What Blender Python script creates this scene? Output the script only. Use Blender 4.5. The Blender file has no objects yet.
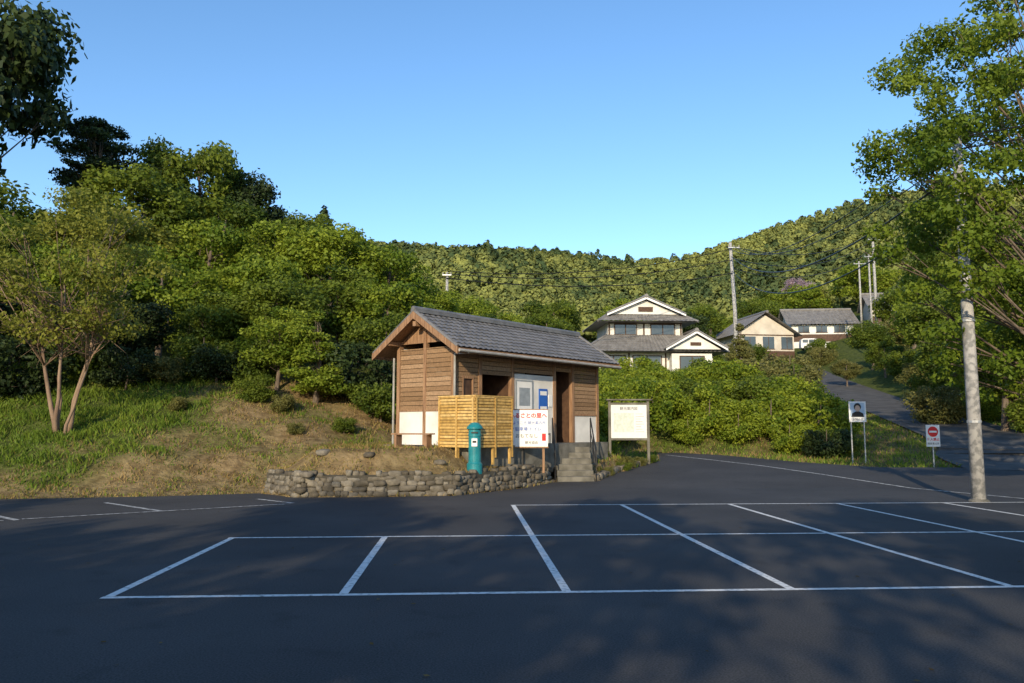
import bpy, math, numpy as np
from mathutils import Vector, Matrix
R_ = np.random.default_rng(7)
scene = bpy.context.scene
COL = scene.collection
def sstep(a,b,x):
    t=np.clip((x-a)/(b-a),0,1); return t*t*(3-2*t)
# ---------------------------------------------------------------- materials
def newmat(name):
    m=bpy.data.materials.new(name); m.use_nodes=True
    nt=m.node_tree; nt.nodes.clear()
    out=nt.nodes.new('ShaderNodeOutputMaterial'); return m,nt,out
def N(nt,t,**k):
    n=nt.nodes.new(t)
    for a,b in k.items(): setattr(n,a,b)
    return n
def rgba(c): return (c[0],c[1],c[2],1)
def surf(name,c1,c2=None,scale=4,rough=.7,bump=.0,bscale=None,metal=0,detail=6,spec=.3,stretch=None,lo=.35,hi=.65):
    m,nt,out=newmat(name)
    p=N(nt,'ShaderNodeBsdfPrincipled'); p.inputs['Roughness'].default_value=rough
    p.inputs['Metallic'].default_value=metal; p.inputs['Specular IOR Level'].default_value=spec
    nt.links.new(p.outputs[0],out.inputs[0])
    tc=N(nt,'ShaderNodeTexCoord'); vec=tc.outputs['Object']
    if stretch:
        mp=N(nt,'ShaderNodeMapping'); mp.inputs['Scale'].default_value=stretch
        nt.links.new(vec,mp.inputs[0]); vec=mp.outputs[0]
    if c2 is None: c2=tuple(x*.8 for x in c1)
    no=N(nt,'ShaderNodeTexNoise'); no.inputs['Scale'].default_value=scale; no.inputs['Detail'].default_value=detail
    nt.links.new(vec,no.inputs['Vector'])
    r=N(nt,'ShaderNodeValToRGB'); r.color_ramp.elements[0].position=lo; r.color_ramp.elements[1].position=hi
    r.color_ramp.elements[0].color=rgba(c1); r.color_ramp.elements[1].color=rgba(c2)
    nt.links.new(no.outputs[0],r.inputs[0]); nt.links.new(r.outputs[0],p.inputs['Base Color'])
    if bump>0:
        n2=N(nt,'ShaderNodeTexNoise'); n2.inputs['Scale'].default_value=bscale or scale*4; n2.inputs['Detail'].default_value=5
        nt.links.new(vec,n2.inputs['Vector'])
        b=N(nt,'ShaderNodeBump'); b.inputs['Strength'].default_value=bump; b.inputs['Distance'].default_value=.02
        nt.links.new(n2.outputs[0],b.inputs['Height']); nt.links.new(b.outputs[0],p.inputs['Normal'])
    return m
def leafmat(name,c1,c2,c3=None,trans=.35):
    m,nt,out=newmat(name)
    at=N(nt,'ShaderNodeAttribute',attribute_name='tint')
    r=N(nt,'ShaderNodeValToRGB'); e=r.color_ramp.elements
    e[0].position=0; e[0].color=rgba(c1); e[1].position=1; e[1].color=rgba(c2)
    nt.links.new(at.outputs['Fac'],r.inputs[0])
    if trans<=0:
        d=N(nt,'ShaderNodeBsdfDiffuse'); nt.links.new(r.outputs[0],d.inputs[0]); nt.links.new(d.outputs[0],out.inputs[0]); return m
    d=N(nt,'ShaderNodeBsdfPrincipled'); d.inputs['Roughness'].default_value=.55; d.inputs['Specular IOR Level'].default_value=.2
    nt.links.new(r.outputs[0],d.inputs['Base Color'])
    t=N(nt,'ShaderNodeBsdfTranslucent'); mx=N(nt,'ShaderNodeMixShader'); mx.inputs[0].default_value=trans
    hs=N(nt,'ShaderNodeHueSaturation'); hs.inputs['Value'].default_value=1.5; hs.inputs['Hue'].default_value=.48
    nt.links.new(r.outputs[0],hs.inputs['Color']); nt.links.new(hs.outputs[0],t.inputs[0])
    nt.links.new(d.outputs[0],mx.inputs[1]); nt.links.new(t.outputs[0],mx.inputs[2]); nt.links.new(mx.outputs[0],out.inputs[0])
    return m
def islandmat(name,c1,c2,c3,rough=.85,bump=.5,bscale=12):
    m,nt,out=newmat(name)
    g=N(nt,'ShaderNodeNewGeometry'); r=N(nt,'ShaderNodeValToRGB'); e=r.color_ramp.elements
    e[0].color=rgba(c1); e[1].color=rgba(c3); k=e.new(.5); k.color=rgba(c2)
    nt.links.new(g.outputs['Random Per Island'],r.inputs[0])
    tc=N(nt,'ShaderNodeTexCoord'); no=N(nt,'ShaderNodeTexNoise'); no.inputs['Scale'].default_value=bscale; no.inputs['Detail'].default_value=6
    nt.links.new(tc.outputs['Object'],no.inputs[0])
    mx=N(nt,'ShaderNodeMix',data_type='RGBA',blend_type='MULTIPLY'); mx.inputs[0].default_value=.7
    mr=N(nt,'ShaderNodeMapRange'); mr.inputs[1].default_value=.3; mr.inputs[2].default_value=.7; mr.inputs[3].default_value=.5; mr.inputs[4].default_value=1.2
    nt.links.new(no.outputs[0],mr.inputs[0]); nt.links.new(r.outputs[0],mx.inputs[6]); nt.links.new(mr.outputs[0],mx.inputs[7])
    p=N(nt,'ShaderNodeBsdfPrincipled'); p.inputs['Roughness'].default_value=rough; p.inputs['Specular IOR Level'].default_value=.2
    nt.links.new(mx.outputs[2],p.inputs['Base Color'])
    b=N(nt,'ShaderNodeBump'); b.inputs['Strength'].default_value=bump; b.inputs['Distance'].default_value=.02
    nt.links.new(no.outputs[0],b.inputs['Height']); nt.links.new(b.outputs[0],p.inputs['Normal'])
    nt.links.new(p.outputs[0],out.inputs[0]); return m

M={}
M['bark']=surf('bark',(.10,.075,.055),(.18,.14,.11),6,.9,.6,14,stretch=(1,1,.25))
M['bark_red']=surf('bark_reddish',(.17,.11,.075),(.27,.19,.13),5,.75,.3,14,stretch=(1,1,.3))
M['leaf']=leafmat('leaf_green',(.042,.075,.010),(.150,.195,.022))
M['leaf_b']=leafmat('leaf_spring_green',(.085,.140,.012),(.235,.29,.030))
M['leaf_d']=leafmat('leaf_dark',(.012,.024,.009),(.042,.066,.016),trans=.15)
M['leaf_y']=leafmat('leaf_yellow_green',(.11,.135,.018),(.26,.265,.040))
M['leaf_t']=leafmat('leaf_tea',(.085,.14,.012),(.25,.30,.026))
M['leaf_p']=leafmat('blossom_mauve',(.22,.16,.19),(.40,.31,.36))
M['leaf_far']=leafmat('leaf_forest_hazed',(.045,.072,.034),(.215,.235,.068),trans=0)  # far greens paled and blued, distance haze mixed into the leaf colour
M['leaf_olive']=leafmat('leaf_olive',(.10,.11,.028),(.21,.20,.06))
M['grass']=leafmat('grass_blade',(.085,.15,.016),(.20,.27,.035))
M['dry']=leafmat('dry_grass_blade',(.23,.155,.06),(.40,.29,.12),trans=.25)
M['olivegrass']=leafmat('olive_grass_blade',(.13,.13,.032),(.27,.22,.06),trans=.25)
M['litter']=leafmat('fallen_leaf',(.07,.045,.02),(.20,.14,.06),trans=0)
M['wood']=surf('weathered_wood',(.20,.11,.06),(.35,.21,.12),3,.7,.3,30,stretch=(6,6,.6))
M['clad']=islandmat('cladding_board',(.23,.14,.075),(.31,.195,.11),(.38,.25,.15),.75,.3,20)
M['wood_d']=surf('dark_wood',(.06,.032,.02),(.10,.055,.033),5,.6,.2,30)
M['plaster']=surf('white_plaster',(.60,.585,.55),(.76,.74,.70),1.5,.85,.15,30)
M['cream']=surf('cream_plaster',(.46,.41,.34),(.60,.55,.47),.8,.85,.15,30)
M['white']=surf('white_paint',(.76,.76,.75),(.80,.80,.79),3,.5)
M['bamboo']=islandmat('bamboo_slat',(.46,.28,.08),(.58,.37,.12),(.68,.46,.18),.55,.25,9)
M['tile']=surf('roof_tile',(.11,.108,.108),(.18,.175,.172),3,.45,.3,25,spec=.5)
M['tile2']=surf('grey_roof_tile',(.14,.132,.125),(.22,.21,.20),2,.5,.3,15,spec=.5)
M['conc']=surf('concrete',(.26,.25,.23),(.38,.37,.35),3,.85,.4,25)
M['concd']=surf('mossy_concrete',(.10,.095,.08),(.19,.18,.155),3,.9,.5,20)
M['concp']=surf('pole_concrete',(.22,.22,.22),(.40,.39,.38),7,.8,.3,25,lo=.42,hi=.55)
M['stone']=islandmat('rubble_stone',(.09,.077,.058),(.15,.13,.10),(.23,.205,.165),.9,.9,9)
M['mortar']=surf('dark_mortar',(.05,.045,.035),(.09,.08,.06),5,.95,.5)
M['teal']=surf('teal_paint',(.01,.17,.20),(.02,.23,.26),4,.35,spec=.5)
M['steel']=surf('galvanised_steel',(.38,.39,.40),(.48,.49,.5),6,.45,metal=.5)
M['black']=surf('black_metal',(.015,.015,.017),(.025,.025,.027),6,.45)
M['red']=surf('red_paint',(.60,.02,.02),(.66,.03,.03),4,.5)
M['blue']=surf('blue_paint',(.02,.10,.42),(.03,.13,.48),4,.5)
M['glass']=surf('window_glass',(.04,.05,.06),(.06,.07,.08),1,.08,spec=.8)
M['skin']=surf('printed_skin',(.5,.35,.26),(.55,.38,.3),5,.5)
M['board']=surf('notice_print',(.66,.68,.70),(.74,.75,.76),9,.5)
M['mapg']=surf('map_print_green',(.50,.57,.52),(.66,.69,.66),12,.5)

def asphalt():
    m,nt,out=newmat('asphalt')
    p=N(nt,'ShaderNodeBsdfPrincipled'); p.inputs['Roughness'].default_value=.85; p.inputs['Specular IOR Level'].default_value=.2
    tc=N(nt,'ShaderNodeTexCoord'); L=nt.links.new
    a=N(nt,'ShaderNodeTexNoise'); a.inputs['Scale'].default_value=.35; a.inputs['Detail'].default_value=5
    b=N(nt,'ShaderNodeTexNoise'); b.inputs['Scale'].default_value=60; b.inputs['Detail'].default_value=3
    L(tc.outputs['Object'],a.inputs[0]); L(tc.outputs['Object'],b.inputs[0])
    r=N(nt,'ShaderNodeValToRGB'); r.color_ramp.elements[0].position=.3; r.color_ramp.elements[1].position=.7
    r.color_ramp.elements[0].color=(.044,.043,.044,1); r.color_ramp.elements[1].color=(.068,.066,.066,1)
    L(a.outputs[0],r.inputs[0])
    mr=N(nt,'ShaderNodeMapRange'); mr.inputs[1].default_value=.3; mr.inputs[2].default_value=.75; mr.inputs[3].default_value=.55; mr.inputs[4].default_value=1.6
    L(b.outputs[0],mr.inputs[0])
    mx=N(nt,'ShaderNodeMix',data_type='RGBA',blend_type='MULTIPLY'); mx.inputs[0].default_value=1
    L(r.outputs[0],mx.inputs[6]); L(mr.outputs[0],mx.inputs[7])
    s=N(nt,'ShaderNodeTexNoise'); s.inputs['Scale'].default_value=1.7; s.inputs['Detail'].default_value=3; L(tc.outputs['Object'],s.inputs[0])
    m2=N(nt,'ShaderNodeMapRange'); m2.inputs[1].default_value=.60; m2.inputs[2].default_value=.70; m2.inputs[3].default_value=1; m2.inputs[4].default_value=.82; L(s.outputs[0],m2.inputs[0])
    mx2=N(nt,'ShaderNodeMix',data_type='RGBA',blend_type='MULTIPLY'); mx2.inputs[0].default_value=1
    L(mx.outputs[2],mx2.inputs[6]); L(m2.outputs[0],mx2.inputs[7]); L(mx2.outputs[2],p.inputs['Base Color'])
    bp=N(nt,'ShaderNodeBump'); bp.inputs['Strength'].default_value=.5; bp.inputs['Distance'].default_value=.01
    L(b.outputs[0],bp.inputs['Height']); L(bp.outputs[0],p.inputs['Normal']); L(p.outputs[0],out.inputs[0]); return m
M['asphalt']=asphalt()
M['paint']=surf('worn_road_paint',(.70,.69,.66),(.24,.24,.23),14,.7,lo=.50,hi=.72,detail=10)
M['paintw']=surf('faded_road_paint',(.50,.50,.48),(.14,.14,.14),10,.7,lo=.42,hi=.62,detail=10)
def groundmat():
    m,nt,out=newmat('ground_soil_grass'); L=nt.links.new
    p=N(nt,'ShaderNodeBsdfPrincipled'); p.inputs['Roughness'].default_value=.95; p.inputs['Specular IOR Level'].default_value=.1
    tc=N(nt,'ShaderNodeTexCoord')
    n1=N(nt,'ShaderNodeTexNoise'); n1.inputs['Scale'].default_value=3; n1.inputs['Detail'].default_value=8
    L(tc.outputs['Object'],n1.inputs[0])
    g=N(nt,'ShaderNodeValToRGB'); g.color_ramp.elements[0].position=.35; g.color_ramp.elements[1].position=.65
    g.color_ramp.elements[0].color=(.04,.055,.012,1); g.color_ramp.elements[1].color=(.10,.12,.028,1)
    d=N(nt,'ShaderNodeValToRGB'); d.color_ramp.elements[0].position=.35; d.color_ramp.elements[1].position=.65
    d.color_ramp.elements[0].color=(.13,.088,.042,1); d.color_ramp.elements[1].color=(.27,.195,.10,1)
    L(n1.outputs[0],g.inputs[0]); L(n1.outputs[0],d.inputs[0])
    at=N(nt,'ShaderNodeAttribute',attribute_name='dry')
    mx=N(nt,'ShaderNodeMix',data_type='RGBA'); L(at.outputs['Fac'],mx.inputs[0]); L(g.outputs[0],mx.inputs[6]); L(d.outputs[0],mx.inputs[7])
    L(mx.outputs[2],p.inputs['Base Color'])
    bp=N(nt,'ShaderNodeBump'); bp.inputs['Strength'].default_value=.8; bp.inputs['Distance'].default_value=.08
    n2=N(nt,'ShaderNodeTexNoise'); n2.inputs['Scale'].default_value=9; n2.inputs['Detail'].default_value=6
    L(tc.outputs['Object'],n2.inputs[0]); L(n2.outputs[0],bp.inputs['Height']); L(bp.outputs[0],p.inputs['Normal'])
    L(p.outputs[0],out.inputs[0]); return m
M['ground']=groundmat()
# ---------------------------------------------------------------- mesh helpers
def npmesh(name,verts,faces_n,idx,mat=None,face_attr=None,smooth=False):
    me=bpy.data.meshes.new(name); nv=len(verts); nf=len(idx)//faces_n
    me.vertices.add(nv); me.vertices.foreach_set('co',np.asarray(verts,dtype=np.float32).ravel())
    me.loops.add(nf*faces_n); me.loops.foreach_set('vertex_index',np.asarray(idx,dtype=np.int32).ravel())
    me.polygons.add(nf); me.polygons.foreach_set('loop_start',np.arange(nf,dtype=np.int32)*faces_n)
    if smooth: me.polygons.foreach_set('use_smooth',np.ones(nf,dtype=bool))
    me.update(calc_edges=True)
    if face_attr is not None:
        a=me.attributes.new('tint','FLOAT','FACE'); a.data.foreach_set('value',np.asarray(face_attr,dtype=np.float32))
    if mat: me.materials.append(mat)
    return me
def addobj(name,me,parent=None,loc=None):
    o=bpy.data.objects.new(name,me); COL.objects.link(o)
    if parent: o.parent=parent
    if loc is not None: o.location=loc
    return o
def empty(name,loc=(0,0,0)):
    o=bpy.data.objects.new(name,None); o.empty_display_size=.2; COL.objects.link(o); o.location=loc; return o
class MB:
    def __init__(s): s.v=[]; s.f=[]
    def box(s,F,a0,a1,b0,b1,z0,z1):
        i=len(s.v)
        for z in (z0,z1):
            for (a,b) in ((a0,b0),(a1,b0),(a1,b1),(a0,b1)): s.v.append(F(a,b,z))
        s.f+=[(i,i+3,i+2,i+1),(i+4,i+5,i+6,i+7),(i,i+1,i+5,i+4),(i+1,i+2,i+6,i+5),(i+2,i+3,i+7,i+6),(i+3,i,i+4,i+7)]
    def ext(s,pts,vec):
        i=len(s.v); n=len(pts); vec=Vector(vec)
        for p in pts: s.v.append(tuple(p))
        for p in pts: s.v.append(tuple(Vector(p)+vec))
        s.f.append(tuple(range(i,i+n))[::-1]); s.f.append(tuple(range(i+n,i+2*n)))
        for k in range(n): s.f.append((i+k,i+(k+1)%n,i+n+(k+1)%n,i+n+k))
    def tube(s,pts,rad,seg=6,cap=True):
        pts=[Vector(p) for p in pts]; n=len(pts); i0=len(s.v)
        if not hasattr(rad,'__len__'): rad=[rad]*n
        for k,p in enumerate(pts):
            d=(pts[min(k+1,n-1)]-pts[max(k-1,0)]).normalized()
            u=d.cross(Vector((0,0,1)) if abs(d.z)<.9 else Vector((1,0,0))).normalized(); w=d.cross(u)
            for j in range(seg):
                t=2*math.pi*j/seg; s.v.append(tuple(p+(u*math.cos(t)+w*math.sin(t))*rad[k]))
        for k in range(n-1):
            for j in range(seg):
                a=i0+k*seg+j; b=i0+k*seg+(j+1)%seg; s.f.append((a,b,b+seg,a+seg))
        if cap: s.f.append(tuple(range(i0,i0+seg))[::-1]); s.f.append(tuple(range(i0+(n-1)*seg,i0+n*seg)))
    def lathe(s,prof,c,seg=24):
        i0=len(s.v)
        for r,z in prof:
            for j in range(seg):
                t=2*math.pi*j/seg; s.v.append((c[0]+r*math.cos(t),c[1]+r*math.sin(t),c[2]+z))
        for k in range(len(prof)-1):
            for j in range(seg):
                a=i0+k*seg+j; b=i0+k*seg+(j+1)%seg; s.f.append((a,b,b+seg,a+seg))
        s.f.append(tuple(range(i0,i0+seg))[::-1]); n=len(prof); s.f.append(tuple(range(i0+(n-1)*seg,i0+n*seg)))
    def tiles(s,p00,p10,p01,p11,tw=.28,th=.3,amp=.03,res=4):
        p00,p10,p01,p11=[Vector(p) for p in (p00,p10,p01,p11)]
        w=max((p10-p00).length,(p11-p01).length); h=((p01-p00).length+(p11-p10).length)/2
        nu=max(2,int(w/tw)*res); nv=max(2,int(h/th))
        nrm=((p11-p01)).cross(p00-p01).normalized()
        if nrm.z<0: nrm=-nrm
        i0=len(s.v); rows=0
        for v in range(nv):
            for e in (0,1):
                t=(v+e)/nv
                for u in range(nu+1):
                    q=u/nu; p=(p00.lerp(p10,q)).lerp(p01.lerp(p11,q),t)
                    ph=(u%res)/res*2*math.pi
                    s.v.append(tuple(p+nrm*(amp*(.5+.5*math.cos(ph))+(.03 if e else .0))))
                rows+=1
        for r in range(rows-1):
            for u in range(nu):
                a=i0+r*(nu+1)+u; s.f.append((a,a+1,a+nu+2,a+nu+1))
    def obj(s,name,mat,parent=None,smooth=False,bevel=0):
        me=bpy.data.meshes.new(name); me.from_pydata([tuple(v) for v in s.v],[],s.f); me.materials.append(mat)
        if smooth: me.polygons.foreach_set('use_smooth',np.ones(len(s.f),dtype=bool))
        me.update(); o=addobj(name,me,parent)
        if bevel: b=o.modifiers.new('b','BEVEL'); b.width=bevel; b.segments=2; b.limit_method='ANGLE'
        return o
def frame(ox,oy,oz,ang):
    ca,sa=math.cos(ang),math.sin(ang)
    return lambda a,b,z:(ox+a*ca-b*sa, oy+a*sa+b*ca, oz+z)
ID=frame(0,0,0,0)
# ---------------------------------------------------------------- terrain
ASP=[(-70,17),(-13,20.3),(-9,21.3),(-6.9,22.2),(-5.6,20.85),(-3.5,21.0),(-1.5,21.4),(.24,23.9),(1.35,25.6),(2.7,25.8),(3.6,28.2),(6.1,33.3),(6.6,37.2),(7.6,37.6),(9.4,36.2),(11.7,32.6),(13.8,30.5),(16.6,30.4),(24,30.2),(70,24),(70,-30),(-70,-30)]
TER=[(-6.9,22.4),(-5.6,20.95),(-3.5,21.1),(-1.5,21.5),(.24,24.0),(1.3,25.8),(1.35,27.2),(2.7,27.0),(3.3,28.4),(4.5,30.8),(4.4,36),(-8,35)]
ROAD=np.array([(19,29,.24),(20,33,.62),(21.5,36,1.15),(25.2,50,2.55),(28.7,66,4.4),(32.2,85,7.1),(35.4,100,9.2),(36,118,11.5),(30,135,14)])
def sdist(poly,x,y):
    d=np.full(x.shape,1e9); ins=np.zeros(x.shape,bool); n=len(poly)
    for i in range(n):
        x0,y0=poly[i]; x1,y1=poly[(i+1)%n]; ex,ey=x1-x0,y1-y0
        t=np.clip(((x-x0)*ex+(y-y0)*ey)/(ex*ex+ey*ey),0,1)
        d=np.minimum(d,np.hypot(x-x0-t*ex,y-y0-t*ey))
        if y0!=y1: ins^=((y0>y)!=(y1>y))&(x<ex*(y-y0)/ey+x0)
    return np.where(ins,d,-d)
def roadz(y): return .045*np.maximum(0,y-24)
def H(x,y):
    x=np.atleast_1d(np.asarray(x,float)); y=np.atleast_1d(np.asarray(y,float))
    val=np.interp(y,[24,37,44,50,60,75,100,120,150,220,400],[0,.6,2.7,3.7,4.8,6.5,10,13,17,28,40])
    e=np.interp(x,[-70,-13,-6.9,0],[17,20.3,22,24]); s=y-e
    lp=np.interp(s,[0,2,10,20,32,60,120],[0,.5,3.2,4.9,7.0,11,14])
    xs=np.interp(y,[20,45,60,150],[0,0,-6,-30])
    wl=sstep(3,-9,x-xs)+.35*sstep(-14,-34,x)*sstep(30,45,y)
    rx=np.interp(y,[30,100,150],[26,42,50])
    rr=sstep(0,50,x-rx)*np.interp(y,[25,40,80,160],[0,2,7,14])+sstep(5,30,x-np.interp(y,[30,100],[24,30]))*np.interp(y,[40,100,120],[0,2.5,3])
    nat=val+lp*wl+rr
    und=.10*np.sin(.9*x+.5*y)*np.sin(.7*y-.3*x)+.05*np.sin(2.3*x+1.1*y)+.05*np.sin(2.9*y-1.3*x)
    HR=np.interp(x,[-900,-300,-84,0,40,81,130,163,216,276,400,600,900],[143,140,135,133,131,125,127,136,155,174,190,194,184])
    t=np.where(y<600,(y-190)/410,1-(y-600)/500); t=np.clip(t,0,1)
    far=20+(HR-20)*t**1.0+ t*(1-t)*4*(9*np.sin(x*.021+y*.006)+6*np.sin(x*.047-y*.013+1)-5)
    nat=np.where(y>190,np.maximum(nat,far),nat)
    sd=sdist(ASP,x,y); w=sstep(0,3,-sd)
    z=(roadz(y)-.06)*(1-w)+(nat+und*sstep(0,2,-sd))*w
    st=sdist(TER,x,y); tgt=.58+.62*sstep(.4,1.5,st)
    z=np.where(st>0,z+(np.maximum(tgt,z)-z)*sstep(.05,.35,st),z)
    d=np.full(x.shape,1e9); zr=np.zeros(x.shape)
    for i in range(len(ROAD)-1):
        x0,y0,z0=ROAD[i]; x1,y1,z1=ROAD[i+1]; ex,ey=x1-x0,y1-y0
        t=np.clip(((x-x0)*ex+(y-y0)*ey)/(ex*ex+ey*ey),0,1); dd=np.hypot(x-x0-t*ex,y-y0-t*ey)
        zr=np.where(dd<d,z0+t*(z1-z0),zr); d=np.minimum(d,dd)
    w=(1-sstep(2.9,6.5,d))*sstep(-.5,1.5,-sd)
    return z*(1-w)+(zr-.09)*w
def h(x,y): return float(H(x,y)[0])
def axis(segs):
    out=[]
    for a,b,st in segs: out.append(np.arange(a,b,st))
    return np.concatenate(out+[np.array([segs[-1][1]])])
xs=axis([(-900,-300,60),(-300,-90,18),(-90,-40,4),(-40,-9,.8),(-9,6,.25),(6,45,.6),(45,90,3),(90,360,12),(360,960,60)])
ys=axis([(-400,-40,60),(-40,16,4),(16,36,.25),(36,60,.6),(60,130,1.6),(130,640,12),(640,1500,80)])
X,Y=np.meshgrid(xs,ys); Z=H(X.ravel(),Y.ravel())
nx,ny=len(xs),len(ys); V=np.stack([X.ravel(),Y.ravel(),Z],1)
i,j=np.meshgrid(np.arange(nx-1),np.arange(ny-1)); a=(j*nx+i).ravel()
me=npmesh('ground',V,4,np.stack([a,a+1,a+nx+1,a+nx],1).ravel(),M['ground'],smooth=True)
def dryf(x,y):
    n=.25*np.sin(.9*x+1.7*y)+.2*np.sin(2.1*x-1.3*y+1)
    left=sstep(-12.5,-9,x+ .35*n*4)*sstep(36,31,y)*(.8+n*.7)
    low=sstep(4.2,1.2,y-np.interp(x,[-70,-13,-6.9],[17,20.3,22])+n*3)*(x<0)*.9
    right=(x>4)*(y<56)*np.clip(.45+n*1.2,0,1)*(1-sstep(14,11,x)*sstep(37,41,y))
    return np.clip(np.maximum(np.maximum(left*(x<4),low),right),0,1)
at=me.attributes.new('dry','FLOAT','POINT'); at.data.foreach_set('value',dryf(V[:,0],V[:,1]).astype(np.float32))
addobj('ground',me)
# ---------------------------------------------------------------- asphalt lot
import bmesh
bm=bmesh.new(); vs=[bm.verts.new((x,y,0)) for x,y in ASP]; bm.faces.new(vs)
for yy in list(np.arange(24,38,1.0))+[-10,0,10]:
    bmesh.ops.bisect_plane(bm,geom=bm.verts[:]+bm.edges[:]+bm.faces[:],plane_co=(0,yy,0),plane_no=(0,1,0))
bmesh.ops.triangulate(bm,faces=bm.faces[:])
for v in bm.verts: v.co.z=float(roadz(v.co.y))
bed=[e for e in bm.edges if len(e.link_faces)==1]
ex=bmesh.ops.extrude_edge_only(bm,edges=bed)
for v in [g for g in ex['geom'] if isinstance(g,bmesh.types.BMVert)]: v.co.z-=.15
bmesh.ops.recalc_face_normals(bm,faces=bm.faces[:])
me=bpy.data.meshes.new('parking_lot_asphalt'); bm.to_mesh(me); bm.free(); me.materials.append(M['asphalt']); addobj('parking_lot_asphalt',me)
def ribbon(name,pts,w,mat,dz=0,sub=6):
    P=np.array(pts,float); t=np.linspace(0,len(P)-1,(len(P)-1)*sub+1)
    def cr(t):
        k=int(min(t,len(P)-1.0001)); u=t-k; p=[P[max(0,min(len(P)-1,k+q))] for q in (-1,0,1,2)]
        return .5*((2*p[1])+(-p[0]+p[2])*u+(2*p[0]-5*p[1]+4*p[2]-p[3])*u*u+(-p[0]+3*p[1]-3*p[2]+p[3])*u**3)
    C=np.array([cr(q) for q in t]); v=[];f=[]
    for k in range(len(C)):
        d=C[min(k+1,len(C)-1)]-C[max(k-1,0)]; n=np.array([-d[1],d[0]]); n/=np.linalg.norm(n)
        for s_ in (-1,1): v.append((C[k][0]+n[0]*w/2*s_,C[k][1]+n[1]*w/2*s_,C[k][2]+dz))
    for k in range(len(C)-1): f.append((2*k,2*k+2,2*k+3,2*k+1))
    me=bpy.data.meshes.new(name); me.from_pydata(v,[],f); me.materials.append(mat); return addobj(name,me)
M['oldasphalt']=surf('weathered_asphalt',(.06,.058,.057),(.10,.097,.092),1.2,.9,.4,40)
ribbon('uphill_road',ROAD,4.8,M['oldasphalt'],.006)
# ---------------------------------------------------------------- parking lines
U=Vector((-.0587,.9983)); Vv=Vector((.9983,.0587))
lm=MB(); lf=MB()
def line(mb,p,q,w=.12,z=.005):
    p=Vector(p);q=Vector(q); d=(q-p); L=d.length; d/=L; n=Vector((-d.y,d.x))*w/2; k=max(1,int(L/1.0)); i0=len(mb.v)
    for t in range(k+1):
        c=p+d*L*t/k
        for s_ in (-1,1):
            y=c.y+n.y*s_; mb.v.append((c.x+n.x*s_,y,float(roadz(y))+z))
    for t in range(k): a=i0+2*t; mb.f.append((a,a+2,a+3,a+1))
def uv(u,v): return U*u+Vv*v
f0,m0,b0=8.95,13.55,18.75; w=.05
line(lm,uv(f0,-3.83),uv(f0,14),.1); line(lm,uv(m0,-3.83),uv(m0,14),.1); line(lm,uv(b0,1.07),uv(b0,14),.1)
for v in (-3.77,-1.3): line(lm,uv(f0+w,v),uv(m0-w,v),.1)
for v in (1.13,3.65,6.2,8.8,11.4):
    line(lm,uv(f0+w,v),uv(m0-w,v),.1); line(lm,uv(m0+w,v),uv(b0-w,v),.1)
lm.obj('parking_bay_lines',M['paint'])
for p,q in [((-9.7,19.4),(-7.5,17.45)),((-13,18.7),(-9.6,15.8)),((-6.4,20.4),(-5.2,19.3)),((-17,18.5),(-12.5,14.6))]: line(lf,p,q,.12,.005)
line(lf,(-14,12.9),(-9.8,15.7),.1,.009); line(lf,(-9.6,15.95),(-5.2,19.1),.1,.009)
lf.obj('faded_bay_lines',M['paintw'])
le=MB()
pe=[(6.9,36.2),(8.4,33.5),(9.6,31),(10.7,27.8),(11.8,24),(13,20.2),(15,17.5)]
for p,q in zip(pe[:-1],pe[1:]): line(le,p,q,.13,.007)
le.obj('road_edge_line',M['paintw'])
# ---------------------------------------------------------------- leaves
def unit(n,rng):
    d=rng.normal(size=(n,3)); return d/np.linalg.norm(d,axis=1,keepdims=True)
def leafquads(P,Nn,size,rng,aspect=.6,jit=.8):
    n=len(P); nn=Nn+rng.normal(size=(n,3))*jit; nn/=np.linalg.norm(nn,axis=1,keepdims=True)+1e-9
    t=np.cross(nn,unit(n,rng)); t/=np.linalg.norm(t,axis=1,keepdims=True)+1e-9; b=np.cross(nn,t)
    s=(size*(.6+.8*rng.random(n)))[:,None]*.5
    V=np.stack([P+t*s,P+b*s*aspect-t*s*.15,P-t*s,P-b*s*aspect-t*s*.15],1).reshape(-1,3)
    return V,np.arange(4*n)
def crown_pts(clumps,per,rng,flat=.75):
    P=[];Nn=[];T=[]
    for (c,r) in clumps:
        k=max(8,int(per*(r*r)))
        d=unit(k,rng); rr=r*(.35+.75*rng.random(k)**.6)
        lump=1+.25*np.sin(5*d[:,0]+c[0]*3)*np.sin(5*d[:,1]+c[1]*3+d[:,2]*4)
        p=np.array(c)+d*(rr*lump)[:,None]*np.array([1,1,flat])
        P.append(p); Nn.append(d+np.array([0,0,.35])); T.append(np.clip(.5+.26*rng.normal()+.2*rng.normal(size=k),0,1))
    return np.concatenate(P),np.concatenate(Nn),np.concatenate(T)
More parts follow.
